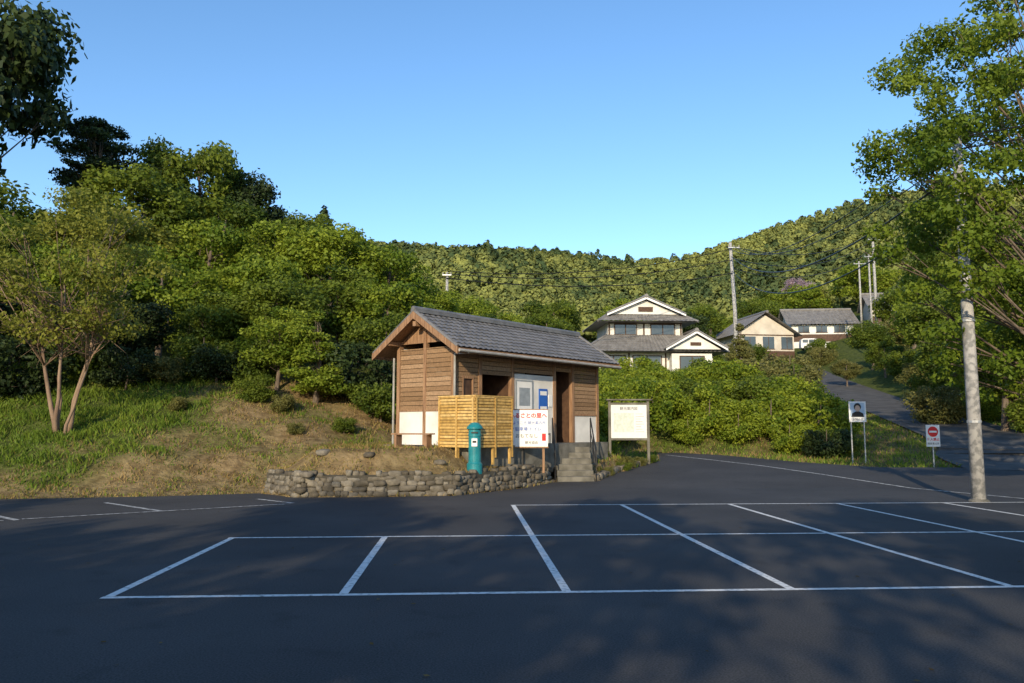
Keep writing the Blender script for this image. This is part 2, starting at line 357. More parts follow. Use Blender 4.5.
def branches(mb,base,clumps,trunk_h,r0,rng,lean=(0,0),frac=1.0):
    base=Vector(base); top=base+Vector((lean[0],lean[1],trunk_h)); mid=base.lerp(top,.5)+Vector((rng.normal()*.12,rng.normal()*.12,0))
    mb.tube([base-Vector((0,0,.4)),base,base.lerp(mid,.5),mid,mid.lerp(top,.5),top],[r0*1.5,r0*1.15,r0*.95,r0*.8,r0*.55,r0*.25],8)
    for c,r in clumps:
        if rng.random()>frac: continue
        c=Vector(c); t=min(.92,max(.25,(c.z-base.z)/trunk_h*.62*(.8+.4*rng.random())))
        s=base.lerp(mid,t/.5) if t<.5 else mid.lerp(top,(t-.5)/.5)
        m=s.lerp(c,.5)+Vector((rng.normal()*.15,rng.normal()*.15,-.08*(c-s).length+rng.normal()*.1))
        rb=r0*.30*(1-.5*t)
        mb.tube([s,m,c],[rb,rb*.6,rb*.2],5)
        for q in range(3):
            e=c+Vector(rng.normal(size=3))*r*.5
            mb.tube([m.lerp(c,.4+.2*q),e],[rb*.35,rb*.1],4)
def env_clumps(n,c,R,Hh,rr,rng,kind='round'):
    out=[]
    for k in range(n):
        d=unit(1,rng)[0]; q=.45+.55*rng.random()**.5
        if kind=='round': p=np.array(c)+d*q*np.array([R,R,Hh]); r=rr*(.6+.8*rng.random())
        else:
            t=rng.random()**1.3; ang=rng.random()*6.283; rad=R*(1-t)*(.5+.5*rng.random())
            p=np.array([c[0]+rad*math.cos(ang),c[1]+rad*math.sin(ang),c[2]-Hh+2*Hh*t]); r=rr*(.5+.7*(1-t))
        out.append((tuple(p),r))
    return out
PROTO={}
def proto(key,Hh,R,n,per,size,rr,seed,kind='round',cb=.3,r0=.16,flat=.75,frac=.6):
    rng=np.random.default_rng(seed)
    cz=Hh*(cb+1)/2; hz=Hh*(1-cb)/2-rr*.4
    cl=env_clumps(n,(0,0,cz),R-rr*.5,hz,rr,rng,kind)
    P,Nn,T=crown_pts(cl,per,rng,flat); V,idx=leafquads(P,Nn,size,rng)
    f=npmesh(key+'_foliage',V,4,idx,M['leaf'],T)
    mb=MB(); branches(mb,(0,0,0),cl,Hh*.82,r0,rng,frac=frac)
    tm=bpy.data.meshes.new(key+'_trunk'); tm.from_pydata([tuple(v) for v in mb.v],[],mb.f); tm.materials.append(M['bark'])
    PROTO[key]=(f,tm,Hh)
proto('A',7,3.0,42,430,.235,.8,1)
proto('B',7,2.7,38,430,.225,.82,2,cb=.22)
proto('C',7,3.4,52,380,.235,.76,3,cb=.35)
proto('D',8,2.0,40,450,.22,.75,4,kind='cone',cb=.1,flat=.5)
proto('S',2.2,1.4,22,1100,.14,.5,5,cb=.0,r0=.05)
proto('T',2.2,1.7,26,950,.15,.5,6,cb=-.05,r0=.05)
proto('P',10,2.6,44,420,.2,.7,8,cb=.35,flat=.3,r0=.2)
proto('K',13,4.0,30,150,.34,1.05,14,cb=.35,r0=.25,flat=.6)
proto('Q',13,3.6,25,150,.34,1.05,15,cb=.4,r0=.25,flat=.6)
def tree(kind,x,y,ht,mat,name,sx=1.0,dz=0,rot=None):
    f,t,Hh=PROTO[kind]; s=ht/Hh; e=empty(name,(x,y,h(x,y)+dz)); e.scale=(s*sx,s*sx,s); e.rotation_euler=(0,0,R_.random()*6.28 if rot is None else rot)
    fo=addobj('foliage',f,e); fo.material_slots[0].link='OBJECT'; fo.material_slots[0].material=M[mat]
    addobj('trunk',t,e); return e
for k in [
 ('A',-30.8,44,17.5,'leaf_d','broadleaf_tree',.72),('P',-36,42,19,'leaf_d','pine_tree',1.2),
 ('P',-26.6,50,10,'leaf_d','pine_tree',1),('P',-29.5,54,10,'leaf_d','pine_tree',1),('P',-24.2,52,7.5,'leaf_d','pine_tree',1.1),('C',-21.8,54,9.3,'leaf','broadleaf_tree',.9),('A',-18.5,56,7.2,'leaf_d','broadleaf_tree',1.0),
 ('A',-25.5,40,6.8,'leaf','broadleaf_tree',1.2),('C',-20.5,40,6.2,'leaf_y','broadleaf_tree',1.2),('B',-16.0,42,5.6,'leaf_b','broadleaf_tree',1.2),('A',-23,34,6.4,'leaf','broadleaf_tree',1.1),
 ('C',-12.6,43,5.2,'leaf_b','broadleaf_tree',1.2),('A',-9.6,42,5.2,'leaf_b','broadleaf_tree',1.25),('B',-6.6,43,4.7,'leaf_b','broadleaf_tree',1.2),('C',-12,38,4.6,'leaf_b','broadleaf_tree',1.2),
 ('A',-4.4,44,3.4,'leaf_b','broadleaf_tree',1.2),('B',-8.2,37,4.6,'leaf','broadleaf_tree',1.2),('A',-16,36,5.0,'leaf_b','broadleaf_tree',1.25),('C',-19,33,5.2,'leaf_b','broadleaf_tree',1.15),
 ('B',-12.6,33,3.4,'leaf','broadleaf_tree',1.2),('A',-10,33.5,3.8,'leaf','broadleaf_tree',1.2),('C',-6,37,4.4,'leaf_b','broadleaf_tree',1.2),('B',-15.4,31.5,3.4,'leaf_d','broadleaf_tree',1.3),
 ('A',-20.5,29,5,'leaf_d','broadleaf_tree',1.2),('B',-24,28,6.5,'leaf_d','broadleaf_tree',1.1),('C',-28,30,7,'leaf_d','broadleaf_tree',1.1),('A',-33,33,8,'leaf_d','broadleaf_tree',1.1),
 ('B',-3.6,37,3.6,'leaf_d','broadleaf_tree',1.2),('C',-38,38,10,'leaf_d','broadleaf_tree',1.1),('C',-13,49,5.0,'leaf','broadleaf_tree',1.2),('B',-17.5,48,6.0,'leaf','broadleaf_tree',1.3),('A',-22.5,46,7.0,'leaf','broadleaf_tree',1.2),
 ('B',-9.0,30.6,3.2,'leaf_b','broadleaf_tree',1.15),('D',-7.4,30.2,3.6,'leaf_b','conical_evergreen_tree',1.4),('C',-5.3,33.5,3.6,'leaf','broadleaf_tree',1.1),
 ]: tree(*k)
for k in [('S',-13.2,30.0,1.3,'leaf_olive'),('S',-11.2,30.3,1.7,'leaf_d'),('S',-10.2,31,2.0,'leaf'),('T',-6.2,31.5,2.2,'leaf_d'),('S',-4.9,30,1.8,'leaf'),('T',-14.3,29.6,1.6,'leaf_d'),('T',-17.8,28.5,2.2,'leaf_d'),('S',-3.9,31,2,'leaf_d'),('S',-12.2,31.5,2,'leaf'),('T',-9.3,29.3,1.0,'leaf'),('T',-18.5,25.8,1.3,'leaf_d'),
 ('S',-16.5,30.5,2.2,'leaf'),('S',-8.2,28.6,.8,'leaf_olive'),('S',-11.5,27.6,.6,'leaf_olive'),('S',-7.2,26.8,.5,'leaf_olive'),('S',-5.8,27.8,.7,'leaf'),
 ('S',4.05,29.2,.45,'leaf'),('T',4.9,31.2,.4,'leaf_olive'),('S',5.5,32.3,.5,'leaf'),('T',4.3,30.2,.5,'leaf_olive'),('S',3.2,27.6,.45,'leaf_olive')]:
    tree(k[0],k[1],k[2],k[3],k[4],'shrub')
rng=np.random.default_rng(11)
for yy in np.arange(39,54,1.8):
    for xx in np.arange(4.4,14.8,1.7):
        x=xx+rng.normal()*.45; y=yy+rng.normal()*.45
        tree('T' if rng.random()<.5 else 'S',x,y,1.2+1.2*rng.random(),'leaf_t' if rng.random()<.7 else 'leaf_b' if rng.random()<.5 else 'leaf','hillside_shrub')
for k in [(3.4,37.5,1.6,'leaf'),(4.2,36.2,1.1,'leaf_t'),(13.6,34.8,1.5,'leaf_d'),(14.6,36,1.6,'leaf'),(12.6,36.5,1.6,'leaf_t'),(16,46,2.2,'leaf_olive'),(17.3,49,2.6,'leaf_olive'),(18,53,2.5,'leaf'),(15.6,52,2.8,'leaf_olive'),(19.5,56,3,'leaf_olive'),(13,54,2.5,'leaf')]:
    tree('S',k[0],k[1],k[2],k[3],'shrub')
for k in [('A',24.5,40,6.0,'leaf_b','broadleaf_tree',1.2),('C',28,44,7,'leaf_b','broadleaf_tree',1.1),('B',32,42,8,'leaf','broadleaf_tree',1.1),('A',27,36,5.5,'leaf','broadleaf_tree',1.1),
 ('D',17.2,60,5,'leaf_olive','conical_evergreen_tree',1.1),('B',30.2,54,5.5,'leaf','broadleaf_tree',1.2),('A',34,62,7,'leaf','broadleaf_tree',1.2),('C',38,70,8,'leaf_b','broadleaf_tree',1.1),('C',30,47.5,5.5,'leaf_b','broadleaf_tree',1.1),
 ('A',38,84,5,'leaf','broadleaf_tree',1.3),('B',43,88,5.5,'leaf_olive','broadleaf_tree',1.2),('C',48,95,8,'leaf','broadleaf_tree',1.2),('A',55,90,8,'leaf_b','broadleaf_tree',1.2),
 ('D',22,88,5,'leaf','conical_evergreen_tree',1.3),('A',26,92,3,'leaf_olive','broadleaf_tree',1.2),('C',60,166,9,'leaf_p','flowering_tree',.8),('B',44,140,9,'leaf','broadleaf_tree',1.2),('C',50,137,9,'leaf_b','broadleaf_tree',1.2),
 ('A',40,128,8,'leaf','broadleaf_tree',1.2),('C',58,130,10,'leaf_b','broadleaf_tree',1.2),('B',64,120,10,'leaf','broadleaf_tree',1.2),('A',34,135,8,'leaf_b','broadleaf_tree',1.3),('C',72,125,11,'leaf_y','broadleaf_tree',1.2),('B',54,142,8,'leaf_y','broadleaf_tree',1.3),
 ('A',4,92,6,'leaf','broadleaf_tree',1.2),('B',-1,85,6,'leaf_b','broadleaf_tree',1.2),('C',-7,80,5,'leaf','broadleaf_tree',1.2),('A',22,100,6,'leaf_d','broadleaf_tree',1.2),('B',13,98,6,'leaf','broadleaf_tree',1.2),('C',-3,98,6,'leaf','broadleaf_tree',1.2),
 ('A',26,112,7,'leaf','broadleaf_tree',1.2),('B',16,118,8,'leaf_b','broadleaf_tree',1.2),('C',6,115,8,'leaf','broadleaf_tree',1.2),('A',-6,112,8,'leaf_b','broadleaf_tree',1.2),('A',31,74,2.5,'leaf_olive','broadleaf_tree',1.3),('B',36,77,3.5,'leaf','broadleaf_tree',1.3)]:
    tree(*k)
for k in [(24,45,2.2,'leaf_olive'),(29,50,2.2,'leaf_b'),(31,58,2.4,'leaf'),(33.5,66,2.2,'leaf_olive'),(27.2,46,1.8,'leaf_t'),(36,73,2.5,'leaf'),(25.5,39,1.8,'leaf'),(29.6,47,2,'leaf_olive'),(22.5,66,2,'leaf_b'),(24.5,72,2.4,'leaf_olive'),(21.6,60,2,'leaf_olive'),(41,106,2.6,'leaf'),(39.5,102,2.4,'leaf_olive'),(30,100,2.6,'leaf'),(28,98,2.2,'leaf_olive')]:
    tree('T',k[0],k[1],k[2],k[3],'shrub')
# tree belt behind the viewpoint (shades the lot)
q=0
for x,y,hh in [(-40,-15,13.4),(-33,-12,12.3),(-26,-15,13.4),(-19,-12,12.3),(-12.5,-15,13.4),(-6,-12,12.3),(.5,-15,13.4),(7,-12,12.3),(14,-15,13.4),(20,-12,12.4),(27,-15,13.4),(34,-12,12.3),
                (-30,-21,15.2),(-22,-21,14.8),(-12,-20,14.4),(9,-21,15.2),(24,-21,14.8)]:
    tree('KQ'[q%2],x,y,hh,'leaf','broadleaf_tree',1.0,rot=q*1.3); q+=1
# ---------------------------------------------------------------- left tree (multi-stem)
rng=np.random.default_rng(21); tx,ty=-14.2,25.3; tz=h(tx,ty); T0=empty('multi_stem_tree',(0,0,0))
cl=[]
for k in range(58):
    d=unit(1,rng)[0]; q=.5+.5*rng.random()**.5
    cl.append(((tx+.2+d[0]*q*2.9,ty+d[1]*q*2.5,tz+5.1+d[2]*q*2.6),.42+.35*rng.random()))
P,Nn,T=crown_pts(cl,600,rng,.5); V,idx=leafquads(P,Nn,.12,rng); addobj('foliage',npmesh('foliage',V,4,idx,M['leaf_y'],T*.85),T0)
mb=MB()
for sx,sy,tp,r0 in [(-.1,0,(-1.1,-.2,3.9),.085),(.15,.1,(1.0,.3,4.3),.08),(0,-.15,(.2,-.6,4.6),.07),(.2,-.1,(1.7,-.4,3.5),.055),(-.15,.15,(-.5,.5,4.4),.055)]:
    b=Vector((tx+sx,ty+sy,tz-.3)); t=Vector((tx+tp[0],ty+tp[1],tz+tp[2])); pp=[b]; rr=[r0*1.3]
    for k_ in range(1,7):
        u=k_/7; pp.append(b.lerp(t,u)+Vector((-tp[0]*.30*u*(1-u)*1.6+rng.normal()*.05,rng.normal()*.05,0))); rr.append(r0*(1.05-.75*u))
    pp.append(t); rr.append(r0*.3); mb.tube(pp,rr,8)
    for c,r in cl:
        c=Vector(c)
        if (c-t).length<2.8 and rng.random()<.45:
            s=pp[4+int(rng.random()*3)]; m=s.lerp(c,.5)+Vector((rng.normal()*.12,0,-.12)); mb.tube([s,m,c],[r0*.32,r0*.2,r0*.1],5)
            for q in range(2): mb.tube([m.lerp(c,.5),c+Vector(rng.normal(size=3))*.4],[r0*.15,r0*.06],4)
mb.obj('trunk',M['bark_red'],T0,True)
# ---------------------------------------------------------------- right tree
rng=np.random.default_rng(5); bx,by=16.2,21.0; T1=empty('large_broadleaf_tree',(0,0,0)); cl=[]
for k in range(125):
    d=unit(1,rng)[0]; q=.4+.6*rng.random()**.5
    cl.append(((14.9+d[0]*q*4.9,by+d[1]*q*4.3,8.9+d[2]*q*6.2),.40+.40*rng.random()))
for p,r in [((10.2,20,5.2),.5),((9.8,20.5,6.3),.5),((10.8,20,4.2),.5),((11.6,21,3.2),.5),((11.2,20.6,3.6),.4),((12.6,20.3,3.4),.6),((13.4,21,3.0),.6),((9.6,20.6,6.9),.4),((12.5,21.5,2.7),.4),
 ((10.6,18.9,5.5),.5),((10.9,18.8,6.2),.55),((10.5,18.7,6.9),.5),((10.8,18.7,7.6),.6),((10.4,18.8,8.3),.5),((10.8,18.9,9.1),.6),((10.5,19.0,9.9),.5),((11.6,18.8,6.6),.5),((11.8,18.9,8.2),.5),((11.4,18.8,5.3),.35),((10.7,18.8,5.0),.35),
 ((12.4,20.5,5.0),.6),((13.4,20.5,5.8),.7),((12.8,21.5,6.6),.7),((13.6,20.0,4.6),.6),((14.6,20.6,4.4),.7),((13.8,20.2,7.2),.7),((14.8,20.2,6.2),.7),((14.2,21.8,3.6),.6),((15.4,21,3.2),.6),((11.8,20.8,5.8),.6),((11.6,20.8,7.4),.6),((12.2,21.2,4.2),.55)]: cl.append((p,r))
P,Nn,T=crown_pts(cl,1250,rng,.6); V,idx=leafquads(P,Nn,.125,rng); addobj('foliage',npmesh('foliage',V,4,idx,M['leaf_b'],T*.6),T1)
mb=MB(); branches(mb,(bx,by,h(bx,by)),cl,11.5,.24,rng,(-.6,0),.5); mb.obj('trunk',M['bark'],T1,True)
# ---------------------------------------------------------------- far forest
rng=np.random.default_rng(3); pts=[]
yy=150.0
while yy<640:
    st=6.3 if yy<300 else 7.0
    x=-.34*yy-10
    while x<.78*yy+10:
        pts.append((x+rng.normal()*2.2,yy+rng.normal()*2.2)); x+=st
    yy+=st*.95
pts=np.array(pts); pts=pts[rng.random(len(pts))<.95]; zz=H(pts[:,0],pts[:,1])
def forest(name,sel,nq,size):
    p=pts[sel]; z=zz[sel]; n=len(p); Rr=2.4+2.6*rng.random(n)**1.5; Hc=2.4+2.2*rng.random(n)
    pn=np.sin(p[:,0]*.035+p[:,1]*.021)+np.sin(p[:,0]*.017-p[:,1]*.033+2)
    con=rng.random(n)<np.clip(.06+.16*pn,0,.5)
    Hc=np.where(con,Hc*1.35,Hc); Rr=np.where(con,Rr*.85,Rr)
    tn=np.clip(.52-.16*pn+.26*rng.normal(size=n)-.2*con,0,1)
    d=unit(n*nq,rng); d[:,2]=np.abs(d[:,2])*1.1-.25; R2=np.repeat(Rr,nq); H2=np.repeat(Hc,nq)
    k=np.repeat(con,nq); taper=np.where(k,np.clip(1-d[:,2]*.5,.1,1.2),1)
    ph=np.repeat(rng.random(n)*6,nq)
    q=(.82+.25*rng.random(n*nq))*(1+.16*np.sin(6*d[:,0]+ph)*np.sin(6*d[:,1]+5*d[:,2]+ph))
    P=np.stack([np.repeat(p[:,0],nq)+d[:,0]*R2*taper*q,np.repeat(p[:,1],nq)+d[:,1]*R2*taper*q,np.repeat(z+Hc*.7,nq)+d[:,2]*H2*q],1)
    tt=np.clip(np.repeat(tn,nq)+.12*rng.normal(size=n*nq),0,1)
    V,idx=leafquads(P,d,size,rng,.9,.3); return addobj(name,npmesh(name,V,4,idx,M['leaf_far'],tt))
forest('forest_near_slope',pts[:,1]<280,230,.95); forest('forest_far_slope',pts[:,1]>=280,85,1.7)
# ---------------------------------------------------------------- grass
def grass(name,n,xr,yr,mat,hf,dens,wd=.03,seed=1,edge=-.02):
    rng=np.random.default_rng(seed); x=rng.uniform(*xr,n); y=rng.uniform(*yr,n); sd=sdist(ASP,x,y)
    ok=(sd<edge)&(rng.random(n)<dens(x,y)); 
    bl=((x+1.75)*.636+(y-24.07)*.772); bb=(-(x+1.75)*.772+(y-24.07)*.636)
    ok&=~((bl>-.4)&(bl<6.2)&(bb>-1.05)&(bb<3)); ok&=~((bl>6.1)&(bl<8)&(bb>-.35)&(bb<3)); ok&=~((x>1.3)&(x<2.75)&(y<27.6)&(y>25))
    rd=np.full(x.shape,1e9)
    for i in range(len(ROAD)-1):
        x0,y0,_=ROAD[i]; x1,y1,_=ROAD[i+1]; ex,ey=x1-x0,y1-y0; t=np.clip(((x-x0)*ex+(y-y0)*ey)/(ex*ex+ey*ey),0,1); rd=np.minimum(rd,np.hypot(x-x0-t*ex,y-y0-t*ey))
    ok&=rd>2.35
    x=x[ok];y=y[ok];sd=sd[ok];n=len(x); z=np.where(sd>0,roadz(y),H(x,y))-.02; hh=hf(x,y)*(.5+.8*rng.random(n)); an=rng.random(n)*6.283; w=wd*(.6+.8*rng.random(n))
    ln=hh*.45*rng.normal(size=n); lm_=hh*.45*rng.normal(size=n)
    B=np.stack([x,y,z],1); wv=np.stack([np.cos(an)*w/2,np.sin(an)*w/2,0*w],1); tip=np.stack([x+ln,y+lm_,z+hh],1); mid=(B+tip)/2; mid[:,2]+=hh*.12
    V=np.stack([B-wv,B+wv,mid+wv*.8,tip,mid-wv*.8],1).reshape(-1,3)
    T=np.clip(.5+.2*np.sin(x*1.3+y*.7)+.2*rng.normal(size=n),0,1)
    addobj(name,npmesh(name,V,5,np.arange(5*n),mat,T))
tuft=lambda x,y:.7+.5*np.sin(2.7*x+1.9*y)*np.sin(3.1*y-1.7*x)
grass('meadow_grass',90000,(-30,-2),(19.5,34),M['grass'],lambda x,y:(.08+.20*(1-dryf(x,y)))*tuft(x,y),lambda x,y:np.clip(1-dryf(x,y)*.95,0,1),.035,1)
grass('olive_grass',45000,(-30,5),(19.5,34),M['olivegrass'],lambda x,y:.16*tuft(x,y),lambda x,y:.35+.3*np.sin(1.1*x+.6*y)*np.sin(.8*y-.5*x),.03,5,.03)
grass('dry_grass',70000,(-24,5.5),(19.5,33),M['dry'],lambda x,y:.12*tuft(x,y),lambda x,y:.06+.6*dryf(x,y),.022,2,.06)
grass('verge_grass',60000,(2.5,34),(28,60),M['grass'],lambda x,y:.18+0*x,lambda x,y:1-.75*dryf(x,y),.04,3,.03)
grass('dry_verge_grass',40000,(2.5,34),(30,58),M['dry'],lambda x,y:.16+0*x,lambda x,y:.15+.6*dryf(x,y),.03,4,.05)
rng=np.random.default_rng(31); n=16000; x=rng.uniform(-22,18,n); y=rng.uniform(3,37,n); sd=sdist(ASP,x,y)
ok=(sd>.01)&(rng.random(n)<(.03+.95*np.exp(-sd/.5))); x=x[ok];y=y[ok]
P=np.stack([x,y,roadz(y)+.013],1); V,idx=leafquads(P,np.tile([0,0,6.],(len(x),1)),.055,rng,.6,.5); V[:,2]=np.maximum(V[:,2],np.repeat(roadz(y),4)+.011)
addobj('fallen_leaves',npmesh('fallen_leaves',V,4,idx,M['litter'],rng.random(len(x))))
# ---------------------------------------------------------------- stone retaining wall
rng=np.random.default_rng(9)
def ico():
    b=bmesh.new(); bmesh.ops.create_icosphere(b,subdivisions=2,radius=1); v=np.array([q.co[:] for q in b.verts]); f=np.array([[q.index for q in p.verts] for p in b.faces]); b.free(); return v,f
IV,IF=ico()
def rocks(name,items,mat,parent=None,pw=.5):
    Vs=[];Fs=[];o=0
    for (x,y,z,sx,sy,sz,rz) in items:
        v=np.sign(IV)*np.abs(IV)**pw; v=v/np.max(np.abs(v))
        v=v*(1+.05*rng.normal(size=(len(v),1))+.12*np.sin(IV@rng.normal(size=3)*3)[:,None])
        v=v*np.array([sx,sy,sz]); c,s_=math.cos(rz),math.sin(rz); v=np.stack([v[:,0]*c-v[:,1]*s_,v[:,0]*s_+v[:,1]*c,v[:,2]],1)+np.array([x,y,z])
        Vs.append(v);Fs.append(IF+o);o+=len(v)
    return addobj(name,npmesh(name,np.concatenate(Vs),3,np.concatenate(Fs).ravel(),mat),parent)
W0=empty('stone_retaining_wall'); it=[]; mb=MB()
wl=[Vector(p) for p in TER[:6]]
for p,q in zip(wl[:-1],wl[1:]):
    d=q-p; L=d.length; d/=L; n=Vector((-d.y,d.x)); ang=math.atan2(d.y,d.x)
    for row in range(5):
        t=rng.random()*.15
        while t<L:
            if row==4 and rng.random()<.35: t+=.3; continue
            w_=.14+.30*rng.random()**1.5; c=p+d*(t+w_/2)+n*(.12+.03*row+.02*rng.normal())
            it.append((c.x,c.y,.06+.125*row+.022*rng.normal(),w_*.55,.12,.068+.025*rng.random(),ang+.07*rng.normal())); t+=w_*1.0
    F=frame(p.x,p.y,0,ang); mb.box(F,-.0,L+.0,.12,.42,-.1,.54)
mb.obj('mortar_core',M['mortar'],W0); rocks('stones',it,M['stone'],W0)
it=[]
for x,y,s_ in [(-5.2,22.3,.2),(-3.9,22.2,.15),(.1,24.6,.18),(.9,25.5,.2),(-6.9,23.6,.22),(-2.0,22.3,.14)]:
    it.append((x,y,h(x,y)+s_*.05,s_*1.3,s_*.9,s_*.5,rng.random()*3))
rocks('garden_boulders',it,M['stone'],None,.7)
it=[]; kp=[Vector(p) for p in [(2.75,26.0),(3.6,28.3),(6.0,33.3)]]
for p,q in zip(kp[:-1],kp[1:]):
    d=(q-p).normalized(); L=(q-p).length; t=0
    while t<L:
        c=p+d*t; it.append((c.x-.05,c.y+.1,float(roadz(c.y))+.08,.2,.14,.12,math.atan2(d.y,d.x))); t+=.38
rocks('kerb_stones',it,M['stone'])
# ---------------------------------------------------------------- restroom building
BLD=empty('wooden_restroom_building'); ang=math.radians(90-39.5); F=frame(-1.75,24.07,0,ang)
FZ=1.25; L_,W_=7.85,2.5
mb=MB(); mb.box(F,-.3,6.2,-1.0,2.8,.5,1.245); mb.box(F,6.2,8.0,-.3,2.8,.4,1.243); mb.obj('foundation_slab',M['concd'],BLD)
mb=MB()
mb.box(F,0,.12,.13,W_-.13,FZ,2.28)
mb.box(F,2.86,5.02,0.02,.12,FZ,3.55)
mb.box(F,6.28,7.73,0.02,.12,FZ,2.2)
mb.box(F,0.13,7.72,W_-.12,W_-.01,FZ,4.3)
mb.box(F,L_-.12,L_,.13,W_-.13,FZ,2.28)
mb.obj('plaster_wall',M['plaster'],BLD)
mb=MB()
def planks(a0,a1,b0,b1,z0,z1,axis_,out=0,hh=.145):
    z=z0
    while z<z1-.02:
        zt=min(z+hh-.016,z1)
        jit=.006*rng.random()
        if axis_=='a': mb.box(F,a0,a1,b0-jit-out,b1,z,zt)
        else: mb.box(F,a0-jit-out,a1,b0,b1,z,zt)
        z+=hh
planks(.01,.10,.14,1.19,2.33,4.25,'b'); planks(.01,.10,1.31,W_-.14,2.33,4.25,'b')
planks(.14,1.12,.02,.10,FZ,2.45,'a'); planks(.14,1.12,.02,.10,3.35,4.25,'a'); planks(.14,.4,.02,.10,2.45,3.35,'a'); planks(.9,1.12,.02,.10,2.45,3.35,'a')
planks(1.26,2.72,.02,.10,3.45,4.25,'a'); planks(2.86,5.02,.02,.10,3.6,4.25,'a'); planks(5.14,6.14,.02,.10,3.75,4.25,'a'); planks(6.28,7.73,.02,.10,2.26,4.25,'a')
planks(L_-.12,L_-.02,.14,W_-.14,2.33,4.25,'b')
planks(1.3,2.7,.02,.10,FZ,2.2,'a')
mb.obj('board_cladding',M['clad'],BLD)
mb=MB()
for a_ in (0,1.12,2.72,5.02,6.14,L_-.13):
    mb.box(F,a_,a_+.14,-.015,.13,FZ,4.36)
mb.box(F,-.015,.13,W_-.13,W_+.015,FZ,4.36); mb.box(F,-.015,.13,1.19,1.31,FZ,5.05); mb.box(F,L_-.13,L_+.015,W_-.13,W_+.015,FZ,4.36)
mb.box(F,-.02,.125,.125,1.19,2.28,2.33); mb.box(F,-.02,.125,1.31,W_-.13,2.28,2.33)
mb.box(F,.4,.9,.0,.06,2.45,2.52); mb.box(F,.4,.9,.0,.06,3.28,3.35); mb.box(F,.4,.45,.0,.06,2.52,3.28); mb.box(F,.85,.9,.0,.06,2.52,3.28)
mb.box(F,-.48,L_+.48,-.03,.14,4.37,4.50); mb.box(F,-.48,L_+.48,W_-.14,W_+.03,4.37,4.50); mb.box(F,-.48,.0,1.18,1.32,4.90,5.05)
mb.box(F,6.14+.14,L_-.13,-.01,.12,2.2,2.26)
mb.obj('posts_and_beams',M['wood'],BLD)
mb=MB(); mb.box(F,.45,.85,.05,.08,2.52,3.28); mb.obj('small_window',M['wood_d'],BLD)
mb=MB()
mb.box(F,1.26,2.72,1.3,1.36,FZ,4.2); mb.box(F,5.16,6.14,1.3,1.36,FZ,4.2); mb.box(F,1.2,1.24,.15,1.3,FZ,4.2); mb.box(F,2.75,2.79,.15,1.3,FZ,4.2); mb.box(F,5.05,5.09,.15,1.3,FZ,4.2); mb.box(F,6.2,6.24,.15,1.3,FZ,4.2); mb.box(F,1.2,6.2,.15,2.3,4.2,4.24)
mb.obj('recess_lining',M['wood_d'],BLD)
def gable(a0,a1,mat,name):
    mb=MB(); g=[F(a0,.02,4.42),F(a0,W_-.02,4.42),F(a0,W_/2,5.17)]
    v=Vector(F(a1,0,0))-Vector(F(a0,0,0)); mb.ext(g,v); mb.obj(name,mat,BLD)
gable(.03,.09,M['wood'],'gable_boarding'); gable(L_-.09,L_-.03,M['wood'],'gable_boarding_rear')
er,ez,rz_=.6,4.06,5.26; c_=W_/2
def rz(b): return ez+(rz_-ez)*(1-abs(b-c_)/(c_+er))
mb=MB()
a0,a1=-.5,L_+.5
mb.tiles(F(a0,c_,rz_+.07),F(a1,c_,rz_+.07),F(a0,-er-.02,ez+.07),F(a1,-er-.02,ez+.07),.24,.24,.03,6)
mb.tiles(F(a0,c_,rz_+.07),F(a1,c_,rz_+.07),F(a0,W_+er+.02,ez+.07),F(a1,W_+er+.02,ez+.07),.24,.24,.03,6)
mb.box(F,a0-.03,a1+.03,c_-.11,c_+.11,rz_+.07,rz_+.16)
mb.tube([F(a0-.04,c_,rz_+.18),F(a1+.04,c_,rz_+.18)],.085,10)
for a_ in (a0+.02,a1-.02):
    for e_ in (-er,W_+er): mb.tube([F(a_,c_,rz_+.11),F(a_,e_,ez+.10)],.06,8)
mb.obj('tile_roof',M['tile'],BLD)
mb=MB()
for e_ in (-er,W_+er):
    v=Vector(F(a1-.02,0,0))-Vector(F(a0+.02,0,0)); mb.ext([F(a0+.02,c_,rz_+.06),F(a0+.02,c_,rz_),F(a0+.02,e_,ez),F(a0+.02,e_,ez+.06)],v)
mb.obj('roof_deck',M['wood'],BLD)
mb=MB()
for a_ in (a0-.035,a1):
    for e_ in (-er-.03,W_+er+.03):
        v=Vector(F(.035,0,0))-Vector(F(0,0,0)); mb.ext([F(a_,c_,rz_+.10),F(a_,c_,rz_-.13),F(a_,e_,ez-.13),F(a_,e_,ez+.09)],v)
mb.box(F,a0+.01,a1-.01,-er-.035,-er-.003,ez-.09,ez+.05); mb.box(F,a0+.01,a1-.01,W_+er+.003,W_+er+.035,ez-.09,ez+.05)
mb.obj('barge_boards',M['wood'],BLD)
mb=MB()
a_=-.3
while a_<L_+.4:
    v=Vector(F(.06,0,0))-Vector(F(0,0,0)); mb.ext([F(a_,.1,rz(.1)-.005),F(a_,-er+.02,ez-.003),F(a_,-er+.02,ez-.07),F(a_,.1,rz(.1)-.08)],v); a_+=.45
mb.obj('rafters',M['wood'],BLD)
mb=MB(); mb.tube([F(a0,-er-.09,ez-.02),F(a1,-er-.09,ez-.04)],.045,8); mb.tube([F(-.05,-.08,4.0),F(-.05,-.08,FZ)],.035,8); mb.tube([F(-.1,-er-.09,ez-.06),F(-.05,-.08,4.0)],.035,8)
mb.tube([F(-.08,W_+.08,4.0),F(-.08,W_+.08,FZ)],.035,8); mb.obj('gutter_and_downpipe',M['conc'],BLD)
mb=MB(); mb.box(F,3.0,3.78,-.02,.015,FZ,3.3); mb.obj('white_door',M['white'],BLD)
